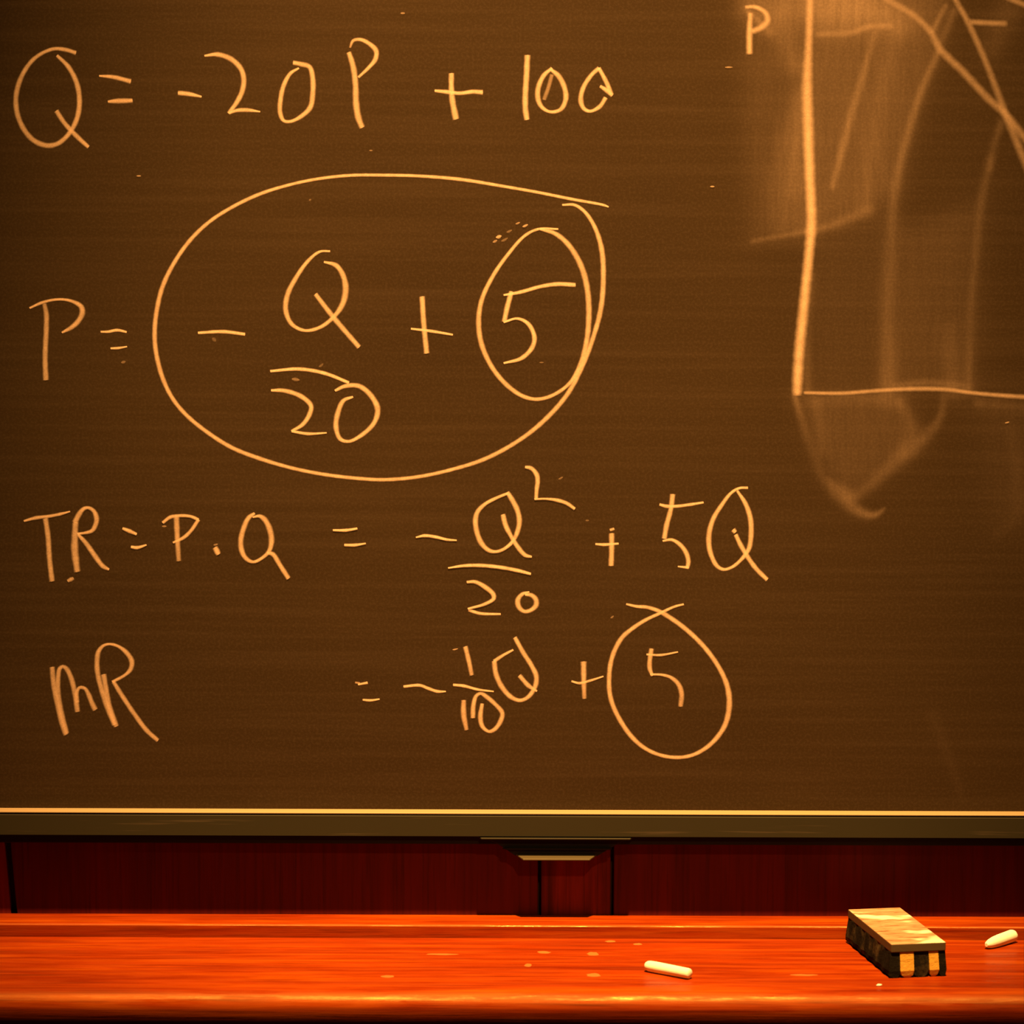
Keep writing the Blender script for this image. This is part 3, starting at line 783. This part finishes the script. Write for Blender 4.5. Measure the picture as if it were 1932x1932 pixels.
# loose flecks of chalk on the slate
fk = []
for x, y, dx, dy, w_, a_ in [(941, 446.5, 5, -1.5, 7, .8), (934, 455, 4, -2, 5, .45), (952, 452, 6, -3, 5, .2), (961, 436, 5, -2, 5, .2), (991, 425.7, 5, -2, 5, .6), (977, 421, 4, -1.5, 4, .45), (1375, 127, 7, 0, 3, .5), (1344, 352, 4, 0, 3, .7),
                            (262, 332, 4, 0, 3, .6), (700, 284, 3, 0, 3, .3), (760, 25, 4, 0, 4, .4), (1900, 797, 4, -1, 3, .6), (233, 683, 4, -1, 6, .25), (404, 641, 3, 3, 8, .16), (558, 716, 7, 1, 7, .28), (606, 689, 4, -3, 5, .16), (859, 1225, 5, -1, 3, .7),
                            (1058, 902, 4, -2, 4, .25), (1155, 1164, 3, -2, 4, .3), (1022, 684, 4, 0, 3, .2), (310, 993, 4, 0, 4, .4), (407, 1027.5, 4, -1, 4, .4), (585, 377, 2, -1, 4, .2), (1108, 982, 3, 0, 4, .2)]:
    fk.append([(x - dx, y - dy, w_ * .4, a_), (x - dx * .3, y - dy * .5, w_, a_), (x + dx * .4, y + dy * .3, w_ * .9, a_), (x + dx, y + dy, w_ * .3, a_)])
o = glyph('chalk_flecks', None, fk, .6)
o['kind'] = 'stuff'

# ------------------------------------------------------------------ eraser
er = empty('chalkboard_eraser', (0.3473, -0.0992, ZT + 0.0004), math.radians(10.2))
tag(er, 'felt blackboard eraser with chalky wooden back, black and yellow felt strips', 'eraser')
EL, EW, EH, FH = 0.1365, 0.0500, 0.0302, 0.0225
# wooden back with saw-cut end
bm = box(-EW / 2, EW / 2, -EL / 2, EL / 2, FH, EH, 0.0008, 2)
from_bm('wooden_back', bm, m_etop, er)
# felt strips run along the block, rounded at the bottom, a little wavy
strips = [(-0.0249, -0.0166, 0), (-0.0166, -0.0042, 1), (-0.0042, 0.0098, 0), (0.0098, 0.0185, 1), (0.0185, 0.0249, 0)]
for k, (x0, x1, yel) in enumerate(strips):
    bm = bmesh.new()
    n = 28
    rows = []
    prof = [(0.0, FH + 0.0002), (0.0, 0.006), (0.10, 0.0018), (0.30, 0.0), (0.70, 0.0), (0.90, 0.0018), (1.0, 0.006), (1.0, FH + 0.0002)]
    for i in range(n + 1):
        y = -EL / 2 + 0.0012 + (EL - 0.0024) * i / n
        row = []
        for j, (u, z) in enumerate(prof):
            wob = 0.0005 * math.sin(i * 1.3 + k * 2 + z * 180)
            flare = 0.0
            if k == 0 and u < 0.2: flare = -0.0030 * (1 - z / FH)
            if k == 4 and u > 0.8: flare = 0.0012 * math.sin(math.pi * z / FH)
            yy = y
            if i == 0:
                yy = y - 0.0014 * math.sin(math.pi * (1 - z / (FH + .0003))) - 0.0012 * (1 - z / FH) + 0.0006 * math.sin(k * 3 + z * 300)
            row.append(bm.verts.new((x0 + (x1 - x0) * u + wob + flare, yy, max(z, 0.0))))
        rows.append(row)
    for i in range(n):
        for j in range(len(prof)):
            j2 = (j + 1) % len(prof)
            bm.faces.new((rows[i][j], rows[i + 1][j], rows[i + 1][j2], rows[i][j2]))
    for rw in (rows[0], rows[-1]):
        for j in range(3):
            bm.faces.new((rw[j], rw[j + 1], rw[6 - j], rw[7 - j]))
    from_bm('felt_strip', bm, m_felt_yellow if yel else m_felt_black, er)

# ------------------------------------------------------------------ chalk sticks
def stick(name, p0, p1, prof, label, mat=m_stick):
    """lathe along p0 -> p1; prof = (fraction, radius)"""
    p0, p1 = Vector(p0), Vector(p1)
    ax = p1 - p0
    q = ax.to_track_quat('X', 'Z')
    bm = bmesh.new()
    rings = []
    ns = 20
    for t, r_ in prof:
        rg = []
        for k in range(ns):
            a = 2 * math.pi * k / ns
            jr = r_ * (1 + random.uniform(-0.02, 0.02))
            rg.append(bm.verts.new((t * ax.length, jr * math.cos(a), jr * math.sin(a))))
        rings.append(rg)
    for i in range(len(rings) - 1):
        for k in range(ns):
            bm.faces.new((rings[i][k], rings[i][(k + 1) % ns], rings[i + 1][(k + 1) % ns], rings[i + 1][k]))
    bm.faces.new(rings[0]); bm.faces.new(rings[-1])
    o = from_bm(name, bm, mat, None, True)
    o.location = p0
    o.rotation_euler = q.to_euler()
    md = o.modifiers.new('e', 'EDGE_SPLIT'); md.split_angle = math.radians(50)
    tag(o, label, 'chalk', 'chalk sticks on the ledge')
    return o
rr = 0.0050
stick('chalk_stick', (0.1200, -0.1470, ZT + rr), (0.1578, -0.1765, ZT + rr), [(0, 0.0018), (0.015, 0.0033), (0.05, 0.0044), (0.10, 0.0049), (0.2, 0.0050), (0.94, 0.0047), (0.985, 0.0043), (1, 0.0036)],
      'long white chalk stick lying on the open ledge left of the eraser')
stick('chalk_stick', (0.4345, -0.0640, ZT + 0.0042), (0.4640, -0.0335, ZT + 0.0060), [(0, 0.0016), (0.04, 0.0029), (0.14, 0.0043), (0.3, 0.0053), (0.5, 0.0057), (0.93, 0.0058), (0.985, 0.0054), (1, 0.0046)],
      'short tapered chalk stub right of the eraser near the raised strip')
# crumb in front of the eraser
bm = bmesh.new()
bmesh.ops.create_icosphere(bm, subdivisions=2, radius=1)
for v_ in bm.verts:
    q = 1 + random.uniform(-0.15, 0.15)
    v_.co = Vector((v_.co.x * 0.0026 * q, v_.co.y * 0.0016 * q, max(v_.co.z, -0.7) * 0.0010 * q))
crumb = from_bm('chalk_crumb', bm, m_stick)
crumb.location = (0.3215, -0.1965, ZT + 0.0007)
crumb.rotation_euler = (0, 0, 0.6)
tag(crumb, 'tiny chalk crumb lying in front of the eraser', 'chalk')
